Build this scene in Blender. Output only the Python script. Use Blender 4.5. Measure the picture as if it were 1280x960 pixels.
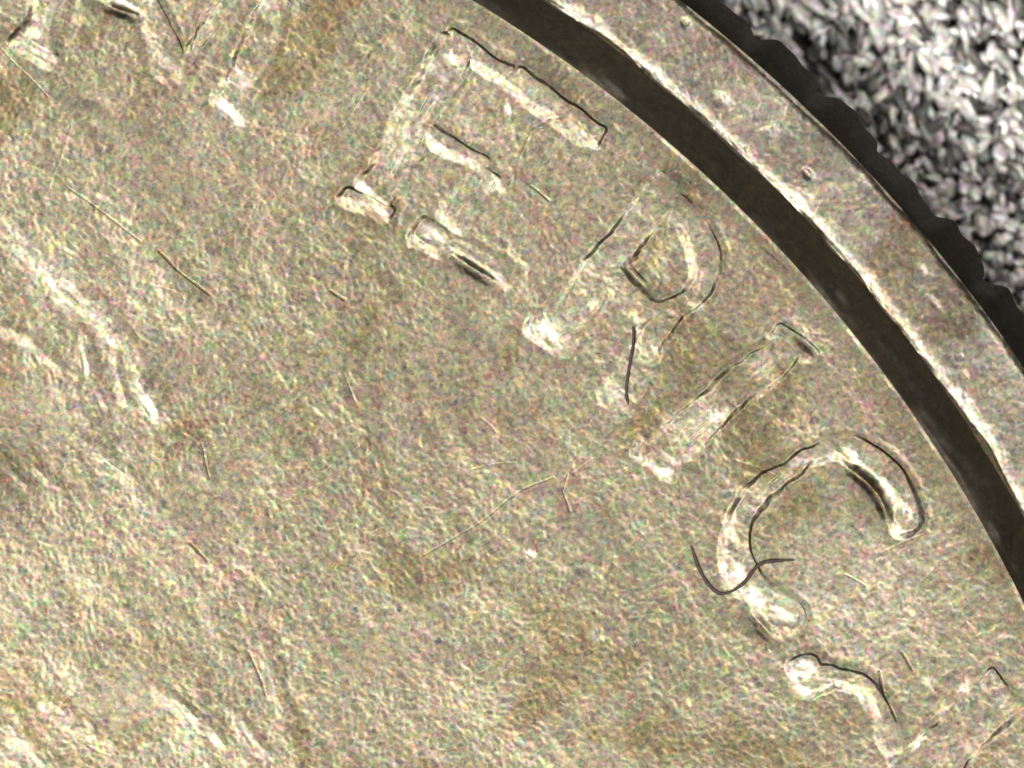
import bpy, math, random
import numpy as np
from mathutils import Vector

# ---------------------------------------------------------------- camera, light, exposure
# one unit is one millimetre; S photo-space units to a millimetre, the field of the coin lies at z = 0
S = 164.0
scene = bpy.context.scene
scene.unit_settings.scale_length = 0.001
for o in list(bpy.data.objects):
    bpy.data.objects.remove(o)
COL = scene.collection

def P(x, y, z=0.0):
    return Vector(((x - 640.0) / S, (480.0 - y) / S, z))

cam_d = bpy.data.cameras.new("camera")
cam = bpy.data.objects.new("camera", cam_d)
COL.objects.link(cam)
CAM_Z = 66.0
cam.location = (0, 0, CAM_Z)
cam_d.sensor_width = 36.0
cam_d.lens = 36.0 * CAM_Z / (1280.0 / S)
cam_d.clip_start = 0.5
cam_d.clip_end = 500.0
cam_d.dof.use_dof = True
cam_d.dof.focus_distance = CAM_Z - 0.05
cam_d.dof.aperture_fstop = 0.16
scene.camera = cam
scene.cycles.pixel_filter_width = 2.1

world = bpy.data.worlds.new("World")
scene.world = world
world.use_nodes = True
bg = world.node_tree.nodes["Background"]
bg.inputs[0].default_value = (1.0, 0.86, 0.66, 1)
bg.inputs[1].default_value = 0.075

# the ring of eight LEDs round the microscope's lens; those at the lower left shine strongest
def led(i):
    a = math.radians(22.5 + 45 * i)
    d = bpy.data.lights.new("ring_led", 'AREA')
    d.shape = 'DISK'
    d.size = 6.0
    key = 0.5 + 0.5 * math.cos(a - math.radians(228))
    d.energy = 5400 * (0.40 + 1.7 * key ** 1.6)
    d.color = (1.0, 0.955, 0.875)
    o = bpy.data.objects.new("ring_led", d)
    COL.objects.link(o)
    o.location = (25.0 * math.cos(a) + 0.5, 25.0 * math.sin(a) - 1.5, 47.0)
    o.rotation_euler = (Vector((0.8, -0.8, 0)) - o.location).to_track_quat('-Z', 'Y').to_euler()
for i in range(8):
    led(i)

vs = scene.view_settings
vs.view_transform = 'Standard'
vs.look = 'None'
vs.gamma = 1.0
vs.exposure = 0.0
vs.use_curve_mapping = False

# ---------------------------------------------------------------- materials
class NT:
    def __init__(s, name):
        s.m = bpy.data.materials.new(name)
        s.m.use_nodes = True
        s.t = s.m.node_tree
        s.b = s.t.nodes["Principled BSDF"]
    def n(s, k, **kw):
        n = s.t.nodes.new(k)
        for a, v in kw.items():
            setattr(n, a, v)
        return n
    def l(s, a, b):
        s.t.links.new(a, b)
    def noise(s, co, scale, detail=2.0, rough=0.5, dist=0.0):
        n = s.n('ShaderNodeTexNoise')
        s.l(co, n.inputs['Vector'])
        n.inputs['Scale'].default_value = scale
        n.inputs['Detail'].default_value = detail
        n.inputs['Roughness'].default_value = rough
        n.inputs['Distortion'].default_value = dist
        return n
    def ramp(s, f, pts):
        r = s.n('ShaderNodeValToRGB')
        s.l(f, r.inputs[0])
        e = r.color_ramp.elements
        while len(e) < len(pts):
            e.new(0.5)
        for k, (p, c) in enumerate(pts):
            e[k].position = p
            e[k].color = (c[0], c[1], c[2], 1)
        return r.outputs[0]
    def mix(s, a, b, f, mode='MIX'):
        m = s.n('ShaderNodeMix', data_type='RGBA', blend_type=mode)
        for sock, v in ((m.inputs[0], f), (m.inputs[6], a), (m.inputs[7], b)):
            if isinstance(v, (int, float)):
                sock.default_value = v
            elif isinstance(v, tuple):
                sock.default_value = (*v, 1)
            else:
                s.l(v, sock)
        return m.outputs[2]

def metal(name, base, tarnish, rough, chroma=0.40, metallic=1.0):
    k = NT(name)
    co = k.n('ShaderNodeTexCoord').outputs['Object']
    big = k.noise(co, 0.55, 3, 0.6)
    mid = k.noise(co, 9.0, 4, 0.65, 0.6)
    col = k.mix(tarnish, base, k.ramp(big.outputs[0], [(0.40, (0, 0, 0)), (0.58, (1, 1, 1))]))
    col = k.mix(col, k.ramp(mid.outputs[0], [(0.3, (0.66, 0.64, 0.60)), (0.5, (1, 1, 1)), (0.75, (1.0, 0.97, 0.9))]), 0.7, 'MULTIPLY')
    st = k.noise(co, 0.9, 4, 0.62, 0.8)
    col = k.mix(col, k.ramp(st.outputs[0], [(0.36, (0.78, 0.72, 0.62)), (0.46, (1, 1, 1)), (0.54, (1, 1, 1)), (0.68, (1.0, 0.90, 0.92))]), 1.0, 'MULTIPLY')
    # rubbed metal and painted highlights are brighter, scratch dirt and painted shade darker ("wear" runs from -1 to 1)
    at = k.n('ShaderNodeAttribute', attribute_name='wear_light')
    col = k.mix(col, k.ramp(at.outputs['Fac'], [(0.0, (0.38, 0.36, 0.32)), (0.5, (1, 1, 1)), (1.0, (1, 1, 1))]), 1.0, 'MULTIPLY')
    wr = k.n('ShaderNodeMapRange'); k.l(at.outputs['Fac'], wr.inputs[0]); wr.inputs[1].default_value = 0.5; wr.inputs[2].default_value = 1.0
    col = k.mix(col, k.mix((0.78, 0.73, 0.62), k.ramp(mid.outputs[0], [(0.36, (0.36, 0.345, 0.32)), (0.62, (1, 1, 1))]), 1.0, 'MULTIPLY'), wr.outputs[0])
    # iridescent toning in fine flecks
    cn = k.noise(co, 14.0, 2.5, 0.6, 1.2)
    hs = k.n('ShaderNodeHueSaturation')
    hs.inputs['Saturation'].default_value = 1.5
    k.l(cn.outputs['Color'], hs.inputs['Color'])
    fl = k.noise(co, 17.0, 3.5, 0.65, 1.0)
    col = k.mix(col, k.ramp(fl.outputs[0], [(0.30, (0.50, 0.51, 0.56)), (0.44, (0.88, 0.88, 0.90)), (0.56, (1.08, 1.05, 0.98)), (0.70, (1.75, 1.55, 1.18))]), 0.85, 'MULTIPLY')
    col = k.mix(col, k.mix((1, 1, 1), k.mix(hs.outputs[0], (2.0, 2.0, 2.0), 1.0, 'MULTIPLY'), chroma), 1.0, 'MULTIPLY')
    k.l(col, k.b.inputs['Base Color'])
    k.b.inputs['Metallic'].default_value = metallic
    rn = k.noise(co, 22.0, 3, 0.6)
    mr = k.n('ShaderNodeMapRange')
    k.l(rn.outputs[0], mr.inputs[0])
    mr.inputs[1].default_value = 0.3; mr.inputs[2].default_value = 0.7
    mr.inputs[3].default_value = rough - 0.08; mr.inputs[4].default_value = rough + 0.1
    k.l(mr.outputs[0], k.b.inputs['Roughness'])
    return k.m

M_FIELD = metal("worn_nickel", (0.282, 0.260, 0.196), (0.242, 0.223, 0.164), 0.40)
M_RELIEF = metal("rubbed_nickel", (0.290, 0.268, 0.206), (0.250, 0.231, 0.176), 0.395)
M_RIM = metal("rim_nickel", (0.285, 0.262, 0.222), (0.240, 0.224, 0.194), 0.39)
M_WALL = metal("shaded_nickel", (0.043, 0.036, 0.026), (0.028, 0.025, 0.018), 0.55, 0.12, 0.6)  # shade of the steep wall put into a dark base colour
M_EDGE = metal("shaded_edge_nickel", (0.034, 0.029, 0.022), (0.027, 0.023, 0.018), 0.6, 0.12, 0.6)  # the outer edge's shade is put into its dark base colour

def fibre_mat():
    k = NT("dark_fibre")
    co = k.n('ShaderNodeTexCoord').outputs['Object']
    k.l(k.ramp(k.noise(co, 30, 2).outputs[0], [(0.3, (0.030, 0.018, 0.016)), (0.7, (0.075, 0.05, 0.05))]), k.b.inputs['Base Color'])
    k.b.inputs['Roughness'].default_value = 0.6
    return k.m
M_FIBRE = fibre_mat()

def grain_mat():
    k = NT("mat_fleck")
    co = k.n('ShaderNodeTexCoord').outputs['Object']
    at = k.n('ShaderNodeAttribute', attribute_name='tone')
    sp = k.ramp(k.noise(co, 26, 3, 0.7).outputs[0], [(0.3, (0.45, 0.45, 0.47)), (0.6, (1, 1, 1))])
    cn = k.noise(co, 16, 1)
    hs = k.n('ShaderNodeHueSaturation'); hs.inputs['Saturation'].default_value = 0.7
    k.l(cn.outputs['Color'], hs.inputs['Color'])
    c = k.mix(at.outputs['Color'], sp, 0.8, 'MULTIPLY')
    c = k.mix(c, k.mix((1, 1, 1), k.mix(hs.outputs[0], (2.0, 2.0, 2.0), 1.0, 'MULTIPLY'), 0.5), 1.0, 'MULTIPLY')
    k.l(c, k.b.inputs['Base Color'])
    k.b.inputs['Roughness'].default_value = 0.4
    k.b.inputs['Metallic'].default_value = 0.3
    return k.m
M_GRAIN = grain_mat()

def mat_mat():
    k = NT("dark_backing")
    co = k.n('ShaderNodeTexCoord').outputs['Object']
    n = k.noise(co, 7, 5, 0.7)
    k.l(k.ramp(n.outputs[0], [(0.3, (0.03, 0.03, 0.03)), (0.7, (0.14, 0.138, 0.135))]), k.b.inputs['Base Color'])
    bp = k.n('ShaderNodeBump'); bp.inputs['Distance'].default_value = 0.1
    k.l(n.outputs[0], bp.inputs['Height']); k.l(bp.outputs[0], k.b.inputs['Normal'])
    k.b.inputs['Roughness'].default_value = 0.8
    return k.m
M_BACK = mat_mat()

# ---------------------------------------------------------------- helpers
CX, CY = -340.85, 1544.1              # centre of the coin
R_FIELD, R_RIM_IN, R_RIM_OUT, R_NOTCH, R_REED = 1803.0, 1851.5, 1944.0, 1974.0, 1990.0
RIM_H = 62.0                          # height of the rim above the field
BOTTOM = -225.0
N_REED = 119
rng = np.random.default_rng(7)

def tiled_noise(n, sx, sy, ang, seed):
    """periodic noise on an n x n tile, blurred along ang by sx and across by sy (Gaussian), unit variance"""
    r = np.random.default_rng(seed)
    w = np.fft.rfft2(r.standard_normal((n, n)))
    fy = np.fft.fftfreq(n)[:, None]; fx = np.fft.rfftfreq(n)[None, :]
    c, s = math.cos(ang), math.sin(ang)
    u = fx * c + fy * s; v = -fx * s + fy * c
    w *= np.exp(-2 * math.pi ** 2 * ((u * sx) ** 2 + (v * sy) ** 2))
    w[0, 0] = 0
    f = np.fft.irfft2(w, s=(n, n))
    return f / f.std()

TN = 1024
def sample(tile, x, y, step):
    """bilinear lookup of a periodic tile whose cells are `step` wide"""
    n = tile.shape[0]
    u = x / step; v = y / step
    i = np.floor(u).astype(np.int64); j = np.floor(v).astype(np.int64)
    fu = u - i; fv = v - j
    i0 = i % n; i1 = (i + 1) % n; j0 = j % n; j1 = (j + 1) % n
    return ((tile[j0, i0] * (1 - fu) + tile[j0, i1] * fu) * (1 - fv) + (tile[j1, i0] * (1 - fu) + tile[j1, i1] * fu) * fv)

STEP = 1.3
ORI = [tiled_noise(TN, 2.0, 1.2, math.pi * k / 6, 100 + k) for k in range(6)]
ORI_W = [tiled_noise(TN, 14, 14, 0, 200 + k) for k in range(6)]
SOFT = tiled_noise(TN, 26, 26, 0, 300)
LUMP = tiled_noise(TN, 9, 5, 0.9, 310)
LUMP2 = tiled_noise(TN, 16, 16, 0, 320)
SPK = tiled_noise(TN, 2.2, 1.3, 1.0, 330)

ISO = tiled_noise(TN, 1.25, 1.25, 0, 340)
ISO2 = tiled_noise(TN, 3.0, 2.2, 0.8, 350)

def grain(x, y):
    """fine die-flow grain of the worn metal, in height units"""
    g = 0; tot = 0
    for k in range(6):
        a = math.pi * k / 6
        bias = 0.55 * math.cos(2 * (a - math.radians(-50)))
        w = np.exp(1.3 * sample(ORI_W[k], x, y, STEP) + bias)
        g = g + w * sample(ORI[k], x, y, STEP); tot = tot + w * w
    g = 0.75 * g / np.sqrt(tot) + 0.6 * sample(ISO, x, y, STEP) + 0.45 * sample(ISO2, x, y, STEP)
    calm = 1 / (1 + np.exp(-3.0 * (sample(SOFT, x, y, STEP) + 1.5)))
    calm = calm * (1 - 0.55 * np.exp(-(((x - 560) / 130) ** 2 + ((y - 480) / 75) ** 2)))
    calm = calm * (1 - 0.75 * np.exp(-(((x - 220) / 90) ** 2 + ((y - 215) / 55) ** 2)))
    calm = calm * (1 - 0.5 * np.exp(-(((x - 1040) / 60) ** 2 + ((y - 665) / 60) ** 2)))
    dig = sample(SPK, x, y, STEP)
    pit = -np.clip(np.abs(dig) - 3.0, 0, 1.0) * 0.1 * np.sign(dig)
    return (0.3 + 0.7 * calm) * (0.15 * g + pit) + 0.19 * sample(LUMP, x, y, STEP) * (0.25 + 0.75 * calm) + 0.5 * sample(LUMP2, x, y, STEP)

def seg_dist(x, y, pts):
    """signed distance to a union of tapering capsules; pts = [(x, y, radius), ...]"""
    d = np.full(x.shape, 1e3)
    for (ax, ay, ar), (bx, by, br) in zip(pts[:-1], pts[1:]):
        vx, vy = bx - ax, by - ay
        L = max(vx * vx + vy * vy, 1e-6)
        t = np.clip(((x - ax) * vx + (y - ay) * vy) / L, 0, 1)
        d = np.minimum(d, np.hypot(x - ax - t * vx, y - ay - t * vy) - (ar + (br - ar) * t))
    return d

def bar_dist(x, y, b):
    """signed distance to a bar with square ends: (x0, y0, x1, y1, halfwidth[, halfwidth at the end])"""
    x0, y0, x1, y1, h = b[:5]
    h1 = b[5] if len(b) > 5 else h
    L = math.hypot(x1 - x0, y1 - y0); ux, uy = (x1 - x0) / L, (y1 - y0) / L
    s = (x - x0) * ux + (y - y0) * uy; v = -(x - x0) * uy + (y - y0) * ux
    hh = h + (h1 - h) * np.clip(s / L, 0, 1)
    dx = np.abs(s - L / 2) - L / 2; dy = np.abs(v) - hh
    dx = dx + 6; dy = dy + 6
    return np.minimum(np.maximum(dx, dy), 0) + np.hypot(np.maximum(dx, 0), np.maximum(dy, 0)) - 6

# letters that stand on the coin, as strokes: 'c' chains of capsules, 'b' square-ended bars
LETTERS = [
    ("M", 11, [('b', 44, 62, 98, -110, 21), ('b', 14, 44, 66, 76, 9), ('b', 172, 2, 118, -14, 8), ('b', 216, 92, 158, -80, 17, 10),
               ('b', 218, 96, 330, -70, 9), ('b', 288, 128, 352, -10, 19), ('b', 268, 118, 312, 148, 9)]),
    ("E", 12, [('b', 464, 250, 578, 50, 23), ('b', 430, 238, 490, 268, 9), ('b', 560, 44, 640, 96, 12), ('b', 640, 96, 752, 176, 15),
               ('b', 744, 166, 726, 178, 8), ('b', 560, 286, 612, 214, 19), ('b', 520, 286, 642, 352, 15), ('b', 520, 150, 606, 206, 11)]),
    ("R", 12, [('b', 694, 412, 842, 226, 21), ('b', 664, 400, 718, 432, 14), ('c', (838, 250, 14), (866, 280, 15), (880, 318, 17), (876, 352, 17),
               (852, 378, 15), (816, 388, 13), (780, 366, 12), (764, 330, 11)), ('b', 838, 384, 776, 496, 17), ('b', 756, 486, 784, 520, 12)]),
    ("I", 12, [('b', 820, 574, 992, 428, 23), ('b', 796, 556, 846, 592, 12), ('b', 966, 406, 1018, 446, 11)]),
    ("C", 15, [('c', (1136, 652, 17), (1126, 618, 19), (1103, 588, 19), (1072, 567, 17), (1040, 562, 12), (1006, 572, 12), (968, 598, 14),
               (932, 636, 16), (922, 672, 18), (925, 706, 21), (942, 740, 24), (968, 762, 24), (984, 768, 20))]),
    ("A", 11, [('c', (1006, 838, 23), (1012, 848, 20), (1040, 846, 14)), ('c', (1040, 844, 11), (1074, 856, 11), (1100, 884, 12), (1118, 930, 13)),
               ('b', 1060, 1060, 1262, 858, 32)]),
]
PORTRAIT = [(-60, 214, 13), (0, 276, 14), (64, 334, 16), (128, 400, 13), (168, 452, 11), (206, 512, 9), (258, 596, 3)]
PORTRAIT2 = [(120, 566, 7), (180, 622, 10), (234, 682, 7), (278, 722, 6), (318, 776, 8), (338, 850, 9), (380, 960, 9), (420, 1040, 9)]
HAIR = [[(-30, 400, 13), (26, 430, 12), (74, 452, 4)], [(104, 420, 4), (112, 462, 8), (128, 506, 5)], [(142, 448, 4), (156, 500, 6)],
        [(176, 480, 6), (198, 520, 8)], [(196, 862, 5), (226, 880, 8), (250, 912, 5)], [(226, 880, 5), (262, 906, 7), (278, 930, 4)],
        [(276, 880, 5), (300, 902, 8), (336, 946, 5)], [(60, 884, 12), (110, 908, 10)], [(10, 900, 16), (24, 940, 18), (60, 980, 12)],
        [(40, 580, 4), (64, 606, 6), (80, 640, 5)], [(10, 580, 4), (28, 604, 5)]]
SCRATCHES = [((692, 596), (640, 626), (590, 660), (528, 692), 1.7, 2.6), ((708, 590), (702, 612), (712, 640), 1.6, 2.2), ((84, 236), (140, 276), (176, 300), 1.5, 1.8),
             ((200, 314), (226, 338), (262, 368), 1.8, 3.2), ((236, 676), (258, 700), 2.2, 3.0), ((252, 556), (262, 594), 1.6, 2.4),
             ((1164, 664), (1104, 692), 1.6, 2.0), ((1176, 706), (1152, 732), 1.5, 1.8), ((1056, 718), (1082, 732), 1.5, 1.8), ((1126, 818), (1138, 840), 2.6, 3.4),
             ((1098, 842), (1104, 870), (1120, 902), 2.2, 3.0), ((930, 236), (1000, 330), 1.2, 1.2), ((590, 586), (646, 582), 1.2, 1.5), ((715, 590), (745, 572), 1.5, 2.0),
             ((432, 468), (446, 500), 1.6, 2.0), ((414, 362), (430, 374), 2.6, 3.2), ((250, 20), (238, 62), 1.3, 1.4), ((310, 816), (330, 870), 2.0, 2.4),
             ((700, 580), (860, 470), 1.0, 0.7), ((560, 860), (700, 800), 1.0, 0.9), ((340, 640), (480, 560), 1.0, 0.8),
             ((90, 160), (60, 240), 1.2, 1.2), ((0, 60), (60, 120), 1.3, 1.3), ((420, 170), (460, 110), 1.4, 1.6), ((665, 232), (688, 252), 1.8, 2.8), ((650, 196), (665, 164), (698, 148), 2.2, 2.2)]
# dents: (x, y, sigma across, sigma along, angle, depth)
DENTS = [(1072, 594, 7, 15, 38, -7), (1090, 610, 8, 15, 52, -8), (1105, 636, 7, 16, 64, -7), (1080, 618, 13, 22, 52, -4), (150, 14, 7, 26, 18, -7), (590, 336, 8, 40, 32, -8), (948, 778, 9, 34, 48, -7), (448, 66, 9, 9, 0, -4),
         (1010, 432, 7, 20, 45, -6), (850, 236, 12, 22, 45, -4), (120, 130, 10, 24, 20, -3), (20, 30, 12, 26, -50, -5), (690, 175, 12, 26, -50, -3),
         (810, 330, 14, 26, -52, -4), (1118, 582, 16, 20, 50, -3), (30, 590, 30, 40, 0, -3), (664, 690, 5, 7, 0, 3.2), (756, 706, 4, 5, 0, 2.6), (686, 414, 14, 20, 35, 6),
         (1006, 830, 8, 12, 0, 5), (700, 100, 14, 34, 40, -3)]

# leaning facets, each with a highlight painted into its colour: (x, y, half length, half width, angle, slope towards the lower left)
GLINT_FACETS = [(688, 412, 20, 15, 35, .26), (40, 38, 14, 8, 20, .2), (58, 68, 22, 7, 30, .18), (148, 6, 30, 5, 14, .24), (212, 86, 22, 9, 50, .24), (286, 134, 16, 9, 30, .24),
          (296, 152, 8, 14, 20, .14), (455, 238, 16, 7, 40, .22), (470, 258, 16, 10, 35, .2), (500, 192, 26, 5, -58, .18), (544, 118, 34, 5, -60, .18), (565, 74, 11, 8, -20, .18),
          (582, 318, 60, 6, 35, .26), (540, 294, 16, 8, 30, .2), (712, 150, 26, 7, 52, .2), (632, 134, 4, 11, 10, .2), (625, 232, 12, 6, -60, .18), (766, 486, 24, 12, 78, .16),
          (740, 380, 13, 4, -52, .2), (872, 384, 14, 6, -8, .2), (842, 390, 10, 6, 0, .18), (800, 346, 26, 3, 45, .16), (840, 576, 12, 5, 25, .24), (832, 590, 12, 6, -30, .2),
          (888, 532, 30, 3, -42, .12), (964, 456, 28, 5, -38, .10), (912, 664, 9, 18, 0, .2), (922, 716, 11, 14, 0, .24), (944, 750, 16, 12, 40, .24),
          (978, 770, 16, 9, 10, .24), (988, 588, 30, 5, -38, .17), (1062, 566, 12, 6, 45, .15), (1130, 640, 9, 12, 0, .13), (1104, 610, 8, 20, -30, .12), (1006, 831, 12, 6, 5, .24),
          (1012, 850, 12, 6, 0, .08), (1208, 856, 18, 6, -55, .26), (1176, 888, 20, 5, -50, .22), (1146, 928, 16, 4, -50, .22), (1090, 884, 6, 20, -15, .14), (1256, 796, 8, 5, -40, .12),
          (50, 338, 40, 8, 42, .12), (100, 372, 36, 5, 43, .14), (14, 288, 24, 4, 45, .18), (22, 424, 24, 9, 15, .2), (106, 446, 3, 22, -6, .2), (126, 500, 5, 18, -18, .18),
          (186, 508, 6, 14, -28, .16), (236, 896, 5, 22, -36, .13), (262, 922, 5, 16, -36, .12), (306, 908, 6, 24, -34, .13), (20, 930, 24, 20, 20, .06), (70, 896, 30, 8, 15, .09),
          (664, 690, 6, 5, 20, .2), (756, 706, 5, 4, 0, .18), (1104, 402, 5, 10, 0, .1), (130, 250, 12, 5, 20, .12), (90, 246, 10, 6, 0, .16), (640, 166, 4, 10, 10, .15),
          (1160, 852, 5, 8, 0, .2), (400, 140, 26, 8, -20, .12), (340, 60, 30, 8, -60, .13), (310, 104, 24, 8, -60, .13), (1130, 700, 24, 5, 55, .1), (1060, 640, 14, 3, 30, .1)]

def catmull(pts, n=4):
    p = [np.array(q, float) for q in pts]
    out = []
    for i in range(len(p) - 1):
        a, b, c, d = p[max(i - 1, 0)], p[i], p[i + 1], p[min(i + 2, len(p) - 1)]
        for t in np.arange(n) / n:
            out.append(0.5 * (2 * b + (c - a) * t + (2 * a - 5 * b + 4 * c - d) * t * t + (3 * b - a - 3 * c + d) * t ** 3))
    return out + [p[-1]]

def letter_dist(x, y, strokes):
    d = np.full(x.shape, 1e3)
    wx = x + 1.3 * sample(LUMP, x, y, STEP) + 1.7 * sample(LUMP2, x, y, STEP)
    wy = y + 1.3 * sample(LUMP, x + 400, y + 300, STEP) + 1.7 * sample(LUMP2, x + 500, y, STEP)
    for s in strokes:
        d = np.minimum(d, seg_dist(wx, wy, catmull(s[1:])) if s[0] == 'c' else bar_dist(wx, wy, s[1:]))
    return d

# ---------------------------------------------------------------- the face of the coin as one height grid
def axis(lo, hi, elo, ehi, step):
    a = list(np.arange(lo, hi + step, step))
    d = step
    v = a[-1]
    up = []
    while v < ehi:
        d = min(d * 1.25, 34.0); v += d; up.append(v)
    d = step; v = a[0]; dn = []
    while v > elo:
        d = min(d * 1.25, 34.0); v -= d; dn.append(v)
    return np.array(dn[::-1] + a + up)

xs = axis(-34, 1314, CX - R_FIELD - 5, CX + R_FIELD + 5, STEP)
ys = axis(-34, 994, CY - R_FIELD - 5, CY + R_FIELD + 5, STEP)
X, Y = np.meshgrid(xs, ys)
NX, NY = len(xs), len(ys)
rr = np.hypot(X - CX, Y - CY)
snap = np.where(rr > R_FIELD, R_FIELD / rr, 1.0)
inside = rr <= R_FIELD
X = CX + (X - CX) * snap
Y = CY + (Y - CY) * snap
dense = (np.clip((X + 60) / 20, 0, 1) * np.clip((1340 - X) / 20, 0, 1) * np.clip((Y + 60) / 20, 0, 1) * np.clip((1020 - Y) / 20, 0, 1))

def smooth(t):
    t = np.clip(t, 0, 1)
    return t * t * (3 - 2 * t)

H = grain(X, Y) * dense
REGION = np.zeros(X.shape, np.int8)
GX = np.gradient

WEAR_LIGHT_GRID = np.full(X.shape, 0.5)  # rubbed metal and scratch dirt, together with painted highlights and shade
def add_relief(d, height, idx, lo=17.0, hi=2.6, rub=0.10, floor=0.06):
    global WEAR_LIGHT_GRID
    """raise what lies inside d < 0; the wall is broad towards the lower left, sharp towards the upper right"""
    gy, gx = np.gradient(d, ys, xs)
    m = np.hypot(gx, gy) + 1e-6
    toward = np.clip(0.5 + 0.5 * (gx * 0.68 - gy * 0.73) / m, 0, 1)
    hv = hi + 6.5 * np.clip(sample(LUMP2, X + 120, Y + 40, STEP) * 0.6 + 0.25, 0, 1)
    w = hv + (lo - hv) * (1 - toward) ** 2.2
    t = np.clip(0.5 - d / w, 0, 1)
    up = 0.6 * t + 0.4 * smooth(t)
    crown = 0.14 * height * np.clip(-d / 18.0, 0, 1)
    if idx:
        REGION[d < w * 0.45] = idx
    wear_light = np.clip(0.62 + 0.35 * sample(SOFT, X + 311, Y + 97, STEP) + 0.42 * sample(LUMP2, X + 31, Y + 97, STEP), floor, 1.15)
    mottle = np.clip(0.6 + 0.5 * sample(LUMP, X + 50, Y, STEP) + 0.4 * sample(SOFT, X, Y + 80, STEP), 0, 1.6)
    WEAR_LIGHT_GRID += rub * smooth(0.5 - d / 8) * mottle - 0.13 * np.exp(-((d - 6) / 7.0) ** 2) * np.clip(toward * 1.5 - 0.3, 0, 1)  # rubbed tops lighter; shade painted outside the upper-right edges
    return (height * up + crown) * wear_light

for k, (ch, hgt, strokes) in enumerate(LETTERS):
    d = letter_dist(X, Y, strokes)
    H += add_relief(d, hgt * 0.19, k + 1, floor={'M': 0.55, 'E': 0.22, 'R': 0.4, 'I': 0.6, 'C': 0.35, 'A': 0.2}[ch])
    # a shallow trench along the foot of the letter, as struck metal shows
    H -= 0.5 * np.exp(-((d - 8) / 6.0) ** 2)
for pl in (PORTRAIT, PORTRAIT2):
    H += add_relief(letter_dist(X, Y, [('c', *pl)]), 1.2 if pl is PORTRAIT else 0.8, 7 if pl is PORTRAIT else 8, 26, 16, 0.10 if pl is PORTRAIT else 0.05)
for k, pl in enumerate(HAIR):
    H += add_relief(letter_dist(X, Y, [('c', *pl)]), 1.3, 9 + k, 14, 6, 0.06)
for sc in SCRATCHES:
    pts = [(p[0], p[1], 0.0) for p in sc[:-2]]
    d = seg_dist(X + 1.5 * sample(LUMP2, X, Y, STEP), Y + 1.5 * sample(LUMP2, X + 300, Y, STEP), pts)
    WEAR_LIGHT_GRID -= 0.16 * sc[-1] * np.exp(-(d / (0.8 * sc[-2])) ** 2)
    H += -0.3 * sc[-1] * np.exp(-(d / (0.7 * sc[-2])) ** 2)
r2 = np.random.default_rng(21)
GLOW_DARK_PATCHES = [(250, 70, 50, 34, -60, -.10), (110, 60, 50, 40, 0, -.08), (1150, 330, 1, 1, 0, 0), (590, 130, 90, 70, 0, .05), (900, 560, 80, 40, -40, -.03), (200, 200, 130, 70, 30, -.07), (30, 580, 130, 70, 0, -.17), (60, 140, 120, 60, 20, -.08), (1070, 760, 120, 90, -20, .14), (1020, 520, 110, 40, 30, .04), (40, 350, 60, 24, 42, .06), (70, 920, 170, 70, 0, .08),
             (450, 70, 50, 30, 0, -.08), (850, 225, 30, 26, 40, -.14), (710, 120, 70, 16, 45, -.10), (560, 480, 160, 90, 0, -.03), (1150, 600, 30, 70, -20, -.05), (980, 790, 60, 14, 20, -.1)]  # positive amounts paint a pale glow, negative ones darken the metal
for _ in range(30):                          # stray hairline scratches
    x0, y0 = r2.uniform(-20, 1250), r2.uniform(-20, 980)
    a = r2.choice([-0.7, -0.9, 0.8, 0.3, -0.4]) + r2.normal(0, 0.15); L = r2.uniform(18, 75)
    i0, i1 = np.searchsorted(xs, [x0 - L - 8, x0 + L + 8]); j0, j1 = np.searchsorted(ys, [y0 - L - 8, y0 + L + 8])
    sl = (slice(j0, j1), slice(i0, i1))
    d = seg_dist(X[sl], Y[sl], [(x0 - L / 2 * math.cos(a), y0 - L / 2 * math.sin(a), 0), (x0, y0 + r2.normal(0, 2), 0), (x0 + L / 2 * math.cos(a), y0 + L / 2 * math.sin(a), 0)])
    H[sl] -= r2.uniform(0.12, 0.4) * np.exp(-(d / 1.5) ** 2)
for (x0, y0, sa, sb, ang, dep) in DENTS:
    dep *= 0.62
    if dep < 0:
        GLOW_DARK_PATCHES.append((x0, y0, sb * 1.1, sa * 1.2, ang, 0.075 * dep))  # shade painted into the colour of the hollow
    a = math.radians(ang); u = (X - x0) * math.cos(a) + (Y - y0) * math.sin(a); v = -(X - x0) * math.sin(a) + (Y - y0) * math.cos(a)
    H += dep * np.exp(-(u / sb) ** 2 - (v / sa) ** 2)
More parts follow.
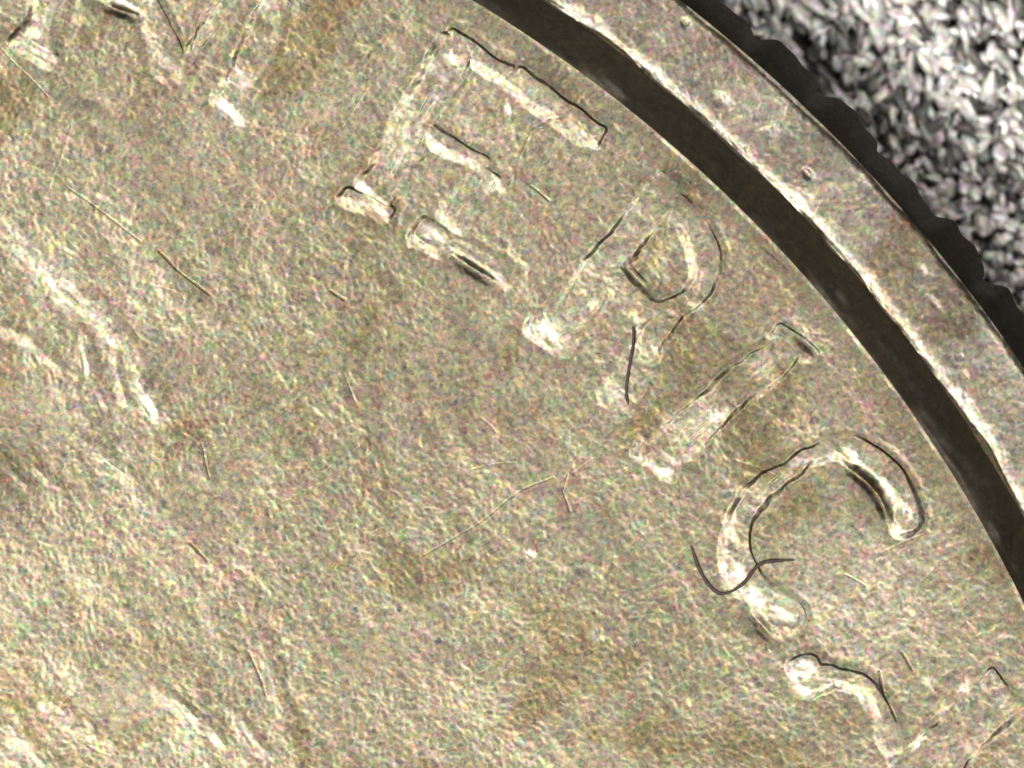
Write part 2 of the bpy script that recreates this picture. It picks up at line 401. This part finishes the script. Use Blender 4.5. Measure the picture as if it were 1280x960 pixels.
for (x0, y0, sa, sb, ang, slo) in GLINT_FACETS:
    i0, i1 = np.searchsorted(xs, [x0 - 2.6 * max(sa, sb), x0 + 2.6 * max(sa, sb)]); j0, j1 = np.searchsorted(ys, [y0 - 2.6 * max(sa, sb), y0 + 2.6 * max(sa, sb)])
    sl = (slice(j0, j1), slice(i0, i1))
    a = math.radians(ang); dx = X[sl] - x0 + 0.9 * sample(LUMP, X[sl], Y[sl] + 60, STEP); dy = Y[sl] - y0 + 0.9 * sample(LUMP, X[sl] + 90, Y[sl], STEP)
    u = dx * math.cos(a) + dy * math.sin(a); v = -dx * math.sin(a) + dy * math.cos(a)
    win = np.exp(-(np.abs(u / sa) ** 4) - np.abs(v / sb) ** 4)
    H[sl] = H[sl] * (1 - 0.35 * win)
    WEAR_LIGHT_GRID[sl] += 1.0 * slo * win * np.clip(0.75 + 0.6 * sample(LUMP, X[sl], Y[sl], STEP), 0.05, 1.4)  # highlight painted into the facet's colour
    if (x0, y0) == (688, 412):
        WEAR_LIGHT_GRID[sl] += 0.3 * win  # stronger painted highlight on the foot of the R
    slo *= min(0.85, 10.0 / max(sa, sb))
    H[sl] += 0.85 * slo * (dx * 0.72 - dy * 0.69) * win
for (x0, y0, sa, sb, ang, amt) in GLOW_DARK_PATCHES:
    a = math.radians(ang); u = (X - x0) * math.cos(a) + (Y - y0) * math.sin(a); v = -(X - x0) * math.sin(a) + (Y - y0) * math.cos(a)
    WEAR_LIGHT_GRID += amt * np.exp(-(u / sa) ** 2 - (v / sb) ** 2)
RR = np.hypot(X - CX, Y - CY)
WEAR_LIGHT_GRID = np.clip(WEAR_LIGHT_GRID - 0.10 * smooth((RR - R_FIELD + 45) / 40) * (1 - smooth((RR - R_FIELD + 7) / 5)) + 0.10 * smooth((RR - R_FIELD + 6) / 4), 0, 1)  # band darkened before the rim's foot, highlight sliver painted along it
WEAR_LIGHT = WEAR_LIGHT_GRID.reshape(-1)
H = H * smooth((R_FIELD - RR) / 6.0)
H += -2.2 * smooth((RR - (R_FIELD - 26)) / 26.0)     # the field dips a little at the foot of the rim
EDGE_Z = -2.2

CXW, CYW = (CX - 640) / S, (480 - CY) / S
VX = (X - CX) / S; VY = (CY - Y) / S; VZ = H / S
gy, gx = np.gradient(H, ys, xs)
NRM = np.stack([-gx, gy, np.ones_like(gx)], -1)
NRM /= np.linalg.norm(NRM, axis=-1, keepdims=True)
CO = np.stack([VX, VY, VZ], -1).reshape(-1, 3)
NRM = NRM.reshape(-1, 3)

idx = np.arange(NX * NY).reshape(NY, NX)
q = np.stack([idx[:-1, :-1], idx[1:, :-1], idx[1:, 1:], idx[:-1, 1:]], -1).reshape(-1, 4)
keep = (inside[:-1, :-1] | inside[1:, :-1] | inside[1:, 1:] | inside[:-1, 1:]).reshape(-1)
reg = np.maximum(np.maximum(REGION[:-1, :-1], REGION[1:, 1:]), np.maximum(REGION[1:, :-1], REGION[:-1, 1:])).reshape(-1)
rad = np.minimum(np.minimum(RR[:-1, :-1], RR[1:, 1:]), np.minimum(RR[1:, :-1], RR[:-1, 1:])).reshape(-1)
reg[rad > R_FIELD - 3] = 0

def mesh_from(name, co, quads, mat, normals=None, wear_light=None):
    used, inv = np.unique(quads.reshape(-1), return_inverse=True)
    me = bpy.data.meshes.new(name)
    me.vertices.add(len(used)); me.vertices.foreach_set("co", co[used].astype(np.float32).ravel())
    nf, k = quads.shape
    me.loops.add(nf * k); me.loops.foreach_set("vertex_index", inv.astype(np.int32).ravel())
    me.polygons.add(nf)
    me.polygons.foreach_set("loop_start", np.arange(0, nf * k, k, dtype=np.int32))
    me.polygons.foreach_set("loop_total", np.full(nf, k, np.int32))
    me.update(calc_edges=True)
    me.polygons.foreach_set("use_smooth", np.ones(nf, bool))
    if normals is not None:
        me.normals_split_custom_set_from_vertices(normals[used].astype(np.float32))
    if wear_light is not None:
        at = me.attributes.new('wear_light', 'FLOAT', 'POINT')
        at.data.foreach_set('value', wear_light[used].astype(np.float32))
    me.materials.append(mat)
    return me

def link(name, me, parent=None, **props):
    o = bpy.data.objects.new(name, me)
    COL.objects.link(o)
    o.parent = parent
    for k, v in props.items():
        o[k] = v
    return o

coin = link("coin", None)
coin.location = (CXW, CYW, 0)
coin.empty_display_size = 1
coin["label"] = "worn silvery coin with raised capital letters, wide dark-walled rim and scalloped reeded edge"
coin["category"] = "coin"

link("field", mesh_from("field", CO, q[keep & (reg == 0)], M_FIELD, NRM, WEAR_LIGHT), coin)
LAB = {"M": "raised capital letter M cut off at the photo's edge", "E": "raised capital letter E with a shiny lower arm", "R": "raised capital letter R with round bowl and bright foot",
       "I": "raised capital letter I, a straight slanting stem", "C": "raised capital letter C crossed by a dark fibre", "A": "raised capital letter A nearest the lower corner"}
for k, (ch, _, _) in enumerate(LETTERS):
    sel = q[keep & (reg == k + 1)]
    link("letter", mesh_from("letter", CO, sel, M_RELIEF, NRM, WEAR_LIGHT), coin, label=LAB[ch])
for k in (7, 8):
    link("portrait_outline", mesh_from("portrait_outline", CO, q[keep & (reg == k)], M_RELIEF, NRM, WEAR_LIGHT), coin)
for k in range(len(HAIR)):
    sel = q[keep & (reg == 9 + k)]
    if len(sel) > 20:
        link("hair_strand", mesh_from("hair_strand", CO, sel, M_RELIEF, NRM, WEAR_LIGHT), coin)

# ---------------------------------------------------------------- rim and reeded edge, round the coin
th = []
a = 0.0
full = 2 * math.pi
lo_a, hi_a = math.radians(14), math.radians(84)
while a < full - 1e-6:
    th.append(a)
    a += (1.6 / 1900) if lo_a <= a <= hi_a else math.radians(0.5)
th = np.array(th)
def refine(lo, hi, n):
    return list(np.linspace(lo, hi, n, endpoint=False))

# profile of the rim: (r, z)
prof_r = np.array(refine(R_FIELD, R_RIM_IN - 4, 26) + refine(R_RIM_IN - 4, R_RIM_IN + 18, 16) + refine(R_RIM_IN + 18, R_RIM_OUT - 10, 46) + refine(R_RIM_OUT - 10, R_RIM_OUT + 3, 9) + [R_RIM_OUT + 3])
def rim_z(r):
    t = np.clip((r - R_FIELD) / (R_RIM_IN - R_FIELD), 0, 1)
    wall = EDGE_Z + (RIM_H - 4 - EDGE_Z) * (0.25 * t + 0.75 * t ** 1.7)
    sh = np.clip((r - R_RIM_IN) / 20.0, 0, 1)
    top = 4.0 * (1 - (1 - sh) ** 2)
    out = -4.0 * np.clip((r - (R_RIM_OUT - 9)) / 12.0, 0, 1) ** 2
    return wall + top + out
RRg, TH = np.meshgrid(prof_r, th)
PXx = CX + RRg * np.cos(TH); PYy = CY - RRg * np.sin(TH)
vis = smooth((TH - lo_a) / 0.02) * smooth((hi_a - TH) / 0.02)
arc = TH * 1900
wob = (sample(LUMP2, arc, np.zeros_like(arc), STEP) * 1.1 + sample(SOFT, arc, np.zeros_like(arc) + 50, STEP) * 1.3) * vis
endw = smooth((RRg - R_FIELD) / 6) * 1.9
onwall = smooth((RRg - R_FIELD) / 14) * (1 - smooth((RRg - R_RIM_IN + 4) / 8))
ontop = smooth((RRg - R_RIM_IN + 5) / 6)
Zr = rim_z(RRg + wob * endw * (1 - 0.3 * ontop))
Zr = Zr + vis * ontop * (1.15 * grain(PXx + 77, PYy + 191) - 1.2 * sample(LUMP2, PXx + 77, PYy + 191, STEP) * 0.4)
Zr = Zr + vis * onwall * 2.0 * sample(LUMP, PXx, PYy, STEP)
for _ in range(16):                         # nicks on the rim
    a0 = r2.uniform(0.3, 1.4); r0 = r2.uniform(R_RIM_IN + 10, R_RIM_OUT)
    Zr -= r2.uniform(1.0, 3.5) * np.exp(-((TH - a0) * 1900 / r2.uniform(4, 12)) ** 2 - ((RRg - r0) / r2.uniform(4, 10)) ** 2)

def polar_mesh(name, Rg, Tg, Zg, mat, closed=True, c0=0, c1=None, r0=0, r1=None, wear_light=None):
    co = np.stack([Rg * np.cos(Tg) / S, Rg * np.sin(Tg) / S, Zg / S], -1)
    n, m = Rg.shape
    c1 = m if c1 is None else c1
    r1 = n if r1 is None else r1
    ii = np.arange(n * m).reshape(n, m)
    rows = np.arange(r0, r1 + 1) % n if (closed and r1 == n) else np.arange(r0, r1)
    g = ii[rows][:, c0:c1]
    qd = np.stack([g[:-1, :-1], g[:-1, 1:], g[1:, 1:], g[1:, :-1]], -1).reshape(-1, 4)
    return mesh_from(name, co.reshape(-1, 3), qd, mat, None, (np.full(Rg.shape, 0.5) if wear_light is None else wear_light).reshape(-1))
iw = int(np.searchsorted(prof_r, R_RIM_IN - 2))
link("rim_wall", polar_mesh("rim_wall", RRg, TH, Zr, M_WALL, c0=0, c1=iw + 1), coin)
mot = np.clip(0.7 + 0.6 * sample(LUMP, PXx, PYy, STEP) + 0.4 * sample(LUMP2, PXx, PYy, STEP), 0, 1.7)
rim_glint = 0.5 + 0.075 * mot * np.exp(-((RRg - R_RIM_IN - 6) / 15.0) ** 2) + 0.22 * mot * np.exp(-((RRg - R_RIM_OUT + 6) / 5.0) ** 2) + 0.06 * sample(LUMP2, PXx + 9, PYy, STEP)  # shoulder and outer-edge highlights painted into the rim's colour, plus random mottling
rim = link("rim", polar_mesh("rim", RRg, TH, Zr, M_RIM, c0=iw, wear_light=np.clip(rim_glint, 0, 1)), coin)

# outer edge: a shoulder falling to the scalloped line of the reeds, then the upright wall
PH0 = math.atan2(CY - 190, 1093 - CX)
def reed(th):
    u = ((th - PH0) * N_REED / full) % 1.0      # 0 at a notch, runs anticlockwise
    b = np.clip((1 - u) / 0.30, 0, 1); c = np.clip(u / 0.55, 0, 1)
    kk = np.floor((th - PH0) * N_REED / full)
    vary = 0.75 + 0.35 * np.sin(kk * 2.1 + 0.5)
    return R_NOTCH + 1.6 * np.sin(th * 210) + 0.9 * np.sin(th * 347 + 1) + (R_REED - R_NOTCH) * vary * smooth(b) * np.sqrt(np.clip(c * (2 - c), 0, 1))
ts = np.linspace(0, 1, 18)
Re = reed(th)[:, None]
A0 = R_RIM_OUT + 3
Rsh = A0 + (Re - A0) * ts[None, :]
wobe = wob[:, -1][:, None]
Zsh = Zr[:, -1][:, None] + (-8.0 - Zr[:, -1][:, None]) * (ts[None, :] ** 1.25)
Tsh = np.repeat(th[:, None], 18, 1)
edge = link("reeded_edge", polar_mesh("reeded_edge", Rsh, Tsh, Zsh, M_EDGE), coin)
tz = np.array([0, 0.04, 0.12, 0.5, 0.88, 0.96, 1.0])
Zw = -8.0 + (BOTTOM + 8.0) * tz[None, :] + 0 * Re
Rw = Re + 1.5 * np.array([0, .8, 1, 1, 1, .6, -6])[None, :]
Tw = np.repeat(th[:, None], 7, 1)
# the reeds of the stretch in the photo are sub-parts of their own, the rest of the reeding one piece
k_of = np.floor((th - PH0) * N_REED / full).astype(int)
for kk in range(-6, 8):
    rows = np.where(k_of == kk)[0]
    if len(rows) > 3:
        r0_, r1_ = rows[0], min(rows[-1] + 2, len(th))
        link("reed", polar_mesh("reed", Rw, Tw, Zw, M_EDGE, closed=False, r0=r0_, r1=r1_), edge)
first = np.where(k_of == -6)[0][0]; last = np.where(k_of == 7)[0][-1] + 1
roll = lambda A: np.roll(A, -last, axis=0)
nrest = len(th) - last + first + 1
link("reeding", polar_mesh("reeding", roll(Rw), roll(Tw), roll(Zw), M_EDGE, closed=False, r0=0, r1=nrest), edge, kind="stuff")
# underside
cb = np.concatenate([np.stack([(Rw[:, -1]) * np.cos(th) / S, Rw[:, -1] * np.sin(th) / S, np.full(len(th), BOTTOM / S)], -1), [[0, 0, BOTTOM / S]]])
nn = len(th)
tri = np.stack([np.arange(nn), np.full(nn, nn), (np.arange(nn) + 1) % nn], -1)
link("underside", mesh_from("underside", cb, tri, M_EDGE, None, np.full(len(cb), 0.5)), coin)

# ---------------------------------------------------------------- the mat under the coin
gz = BOTTOM / S - 0.06
n = 160
gx_ = np.linspace(-24, 16, n); gy_ = np.linspace(-24, 16, n)
GXm, GYm = np.meshgrid(gx_, gy_)
Zm = gz - 0.02 + 0.02 * sample(LUMP2, GXm * 60, GYm * 60, STEP)
gi = np.arange(n * n).reshape(n, n)
gq = np.stack([gi[:-1, :-1], gi[:-1, 1:], gi[1:, 1:], gi[1:, :-1]], -1).reshape(-1, 4)
link("mat", mesh_from("mat", np.stack([GXm, GYm, Zm], -1).reshape(-1, 3), gq, M_BACK), None, kind="structure")

def ico():
    import bmesh
    bm = bmesh.new(); bmesh.ops.create_icosphere(bm, subdivisions=2, radius=1.0)
    v = np.array([x.co[:] for x in bm.verts]); f = np.array([[w.index for w in x.verts] for x in bm.faces])
    bm.free(); return v, f
IV, IF = ico()
def lumps(rows):
    cos, fcs, cols = [], [], []
    b = 0
    rl = np.random.default_rng(5)
    for (x, y, z, sx, sy, sz, a, tone) in rows:
        v = IV * (1 + 0.28 * np.sin(IV @ rl.normal(0, 2.6, (3, 1)) + rl.uniform(0, 6)) + 0.22 * np.sin(IV @ rl.normal(0, 4, (3, 1)) + rl.uniform(0, 6)))
        v = v * np.array([sx, sy, sz])
        c, s = math.cos(a), math.sin(a); t = rl.normal(0, 0.35)
        v = np.stack([v[:, 0] * c - v[:, 1] * s, v[:, 0] * s + v[:, 1] * c, v[:, 2] + t * v[:, 0]], -1)
        cos.append(v + np.array([x, y, z])); fcs.append(IF + b); b += len(v)
        cols.append(np.tile(np.array([*tone, 1.0]), (len(v), 1)))
    me = mesh_from("mat_flecks", np.concatenate(cos), np.concatenate(fcs), M_GRAIN)
    at = me.color_attributes.new("tone", 'FLOAT_COLOR', 'POINT')
    at.data.foreach_set("color", np.concatenate(cols).astype(np.float32).ravel())
    return me
rows = []
rg = np.random.default_rng(11)
HOLES = [(1012, 42, 15), (1036, 74, 16), (1250, 44, 14), (1202, 136, 12), (1072, 30, 9), (1110, 60, 8)]
yy = -170.0
while yy < 640:
    xx = 820.0
    while xx < 1480:
        px, py = xx + rg.uniform(-7, 7), yy + rg.uniform(-7, 7)
        xx += 11.5
        if math.hypot(px - CX, py - CY) < R_NOTCH - 50:
            continue
        if any(math.hypot(px - hx, py - hy) < hr for hx, hy, hr in HOLES):
            continue
        u = rg.random()
        up = 0.5 + 0.5 * math.tanh((170 - py) / 80)     # long flecks above, round ones below
        L = rg.uniform(6.5, 12.5) * (1 + 1.3 * up * rg.random()); W = rg.uniform(4.6, 9.0)
        tn = rg.uniform(0.88, 1.0) if u < 0.56 else (rg.uniform(0.12, 0.4) if u < 0.78 else rg.uniform(0.05, 0.16))
        zz = rg.uniform(0, 0.16) if u < 0.78 else rg.uniform(0, 0.08)
        ang = math.radians(-62 + rg.normal(0, 22)) if rg.random() < 0.35 + 0.5 * up else rg.uniform(0, 3.14)
        p = P(px, py)
        rows.append((p.x, p.y, gz + 0.03 + zz, L / S, W / S, rg.uniform(4, 8) / S, ang, (tn, tn * 0.985, tn * 0.97)))
    yy += 11.5
link("mat_flecks", lumps(rows), None, kind="stuff")

# ---------------------------------------------------------------- fibres lying on the coin
def height_at(x, y):
    i = int(np.clip(np.searchsorted(xs, x), 0, NX - 1)); j = int(np.clip(np.searchsorted(ys, y), 0, NY - 1))
    return H[max(j - 2, 0):j + 3, max(i - 2, 0):i + 3].max() / S

def fibre(name, pts, rad, lift, label):
    pv = [np.array(p, float) for p in pts]
    path = []
    for i in range(len(pv) - 1):
        p0, p1, p2, p3 = pv[max(i - 1, 0)], pv[i], pv[i + 1], pv[min(i + 2, len(pv) - 1)]
        for t in np.linspace(0, 1, 12, endpoint=False):
            path.append(0.5 * ((2 * p1) + (-p0 + p2) * t + (2 * p0 - 5 * p1 + 4 * p2 - p3) * t * t + (-p0 + 3 * p1 - 3 * p2 + p3) * t ** 3))
    path.append(pv[-1])
    base = P(*path[0])
    c3 = []
    zs = np.array([height_at(*p) for p in path])
    zs = np.array([zs[max(0, i - 6):i + 7].max() for i in range(len(zs))])
    zs = np.convolve(np.pad(zs, 4, mode='edge'), np.ones(9) / 9, 'valid')
    for i, p in enumerate(path):
        v = P(*p); c3.append(np.array([v.x, v.y, zs[i] + (rad + lift) / S]))
    c3 = np.array(c3); o3 = np.array([base.x, base.y, 0.0])
    n = len(c3); K = 10
    tan = np.gradient(c3, axis=0); tan /= np.linalg.norm(tan, axis=1, keepdims=True)
    up = np.array([0, 0, 1.0]); sd = np.cross(tan, up); sd /= np.linalg.norm(sd, axis=1, keepdims=True); nu = np.cross(sd, tan)
    tt = np.linspace(0, 1, n)
    rd = rad / S * np.clip(np.minimum(tt, 1 - tt) * 8 + 0.25, 0, 1) * (1 + 0.12 * np.sin(tt * 23))
    an = np.arange(K) * 2 * math.pi / K
    vv = c3[:, None, :] + rd[:, None, None] * (np.cos(an)[None, :, None] * sd[:, None, :] + np.sin(an)[None, :, None] * nu[:, None, :])
    ii = np.arange(n * K).reshape(n, K); jj = np.roll(ii, -1, axis=1)
    qd = np.stack([ii[:-1], jj[:-1], jj[1:], ii[1:]], -1).reshape(-1, 4)
    o = link(name, mesh_from(name, vv.reshape(-1, 3) - o3, qd, M_FIBRE), None, label=label, category="fibre")
    o.location = o3
fibre("fibre", [(864, 682), (872, 706), (884, 728), (898, 741), (914, 739), (930, 728), (944, 710), (958, 702), (994, 700)], 2.0, 0.3,
      "thin dark curved fibre lying across the lower left of the raised letter C")
fibre("fibre", [(792, 408), (791, 432), (786, 462), (783, 490), (786, 506)], 1.7, 0.3,
      "short dark straight fibre lying beside the leg of the raised letter R")
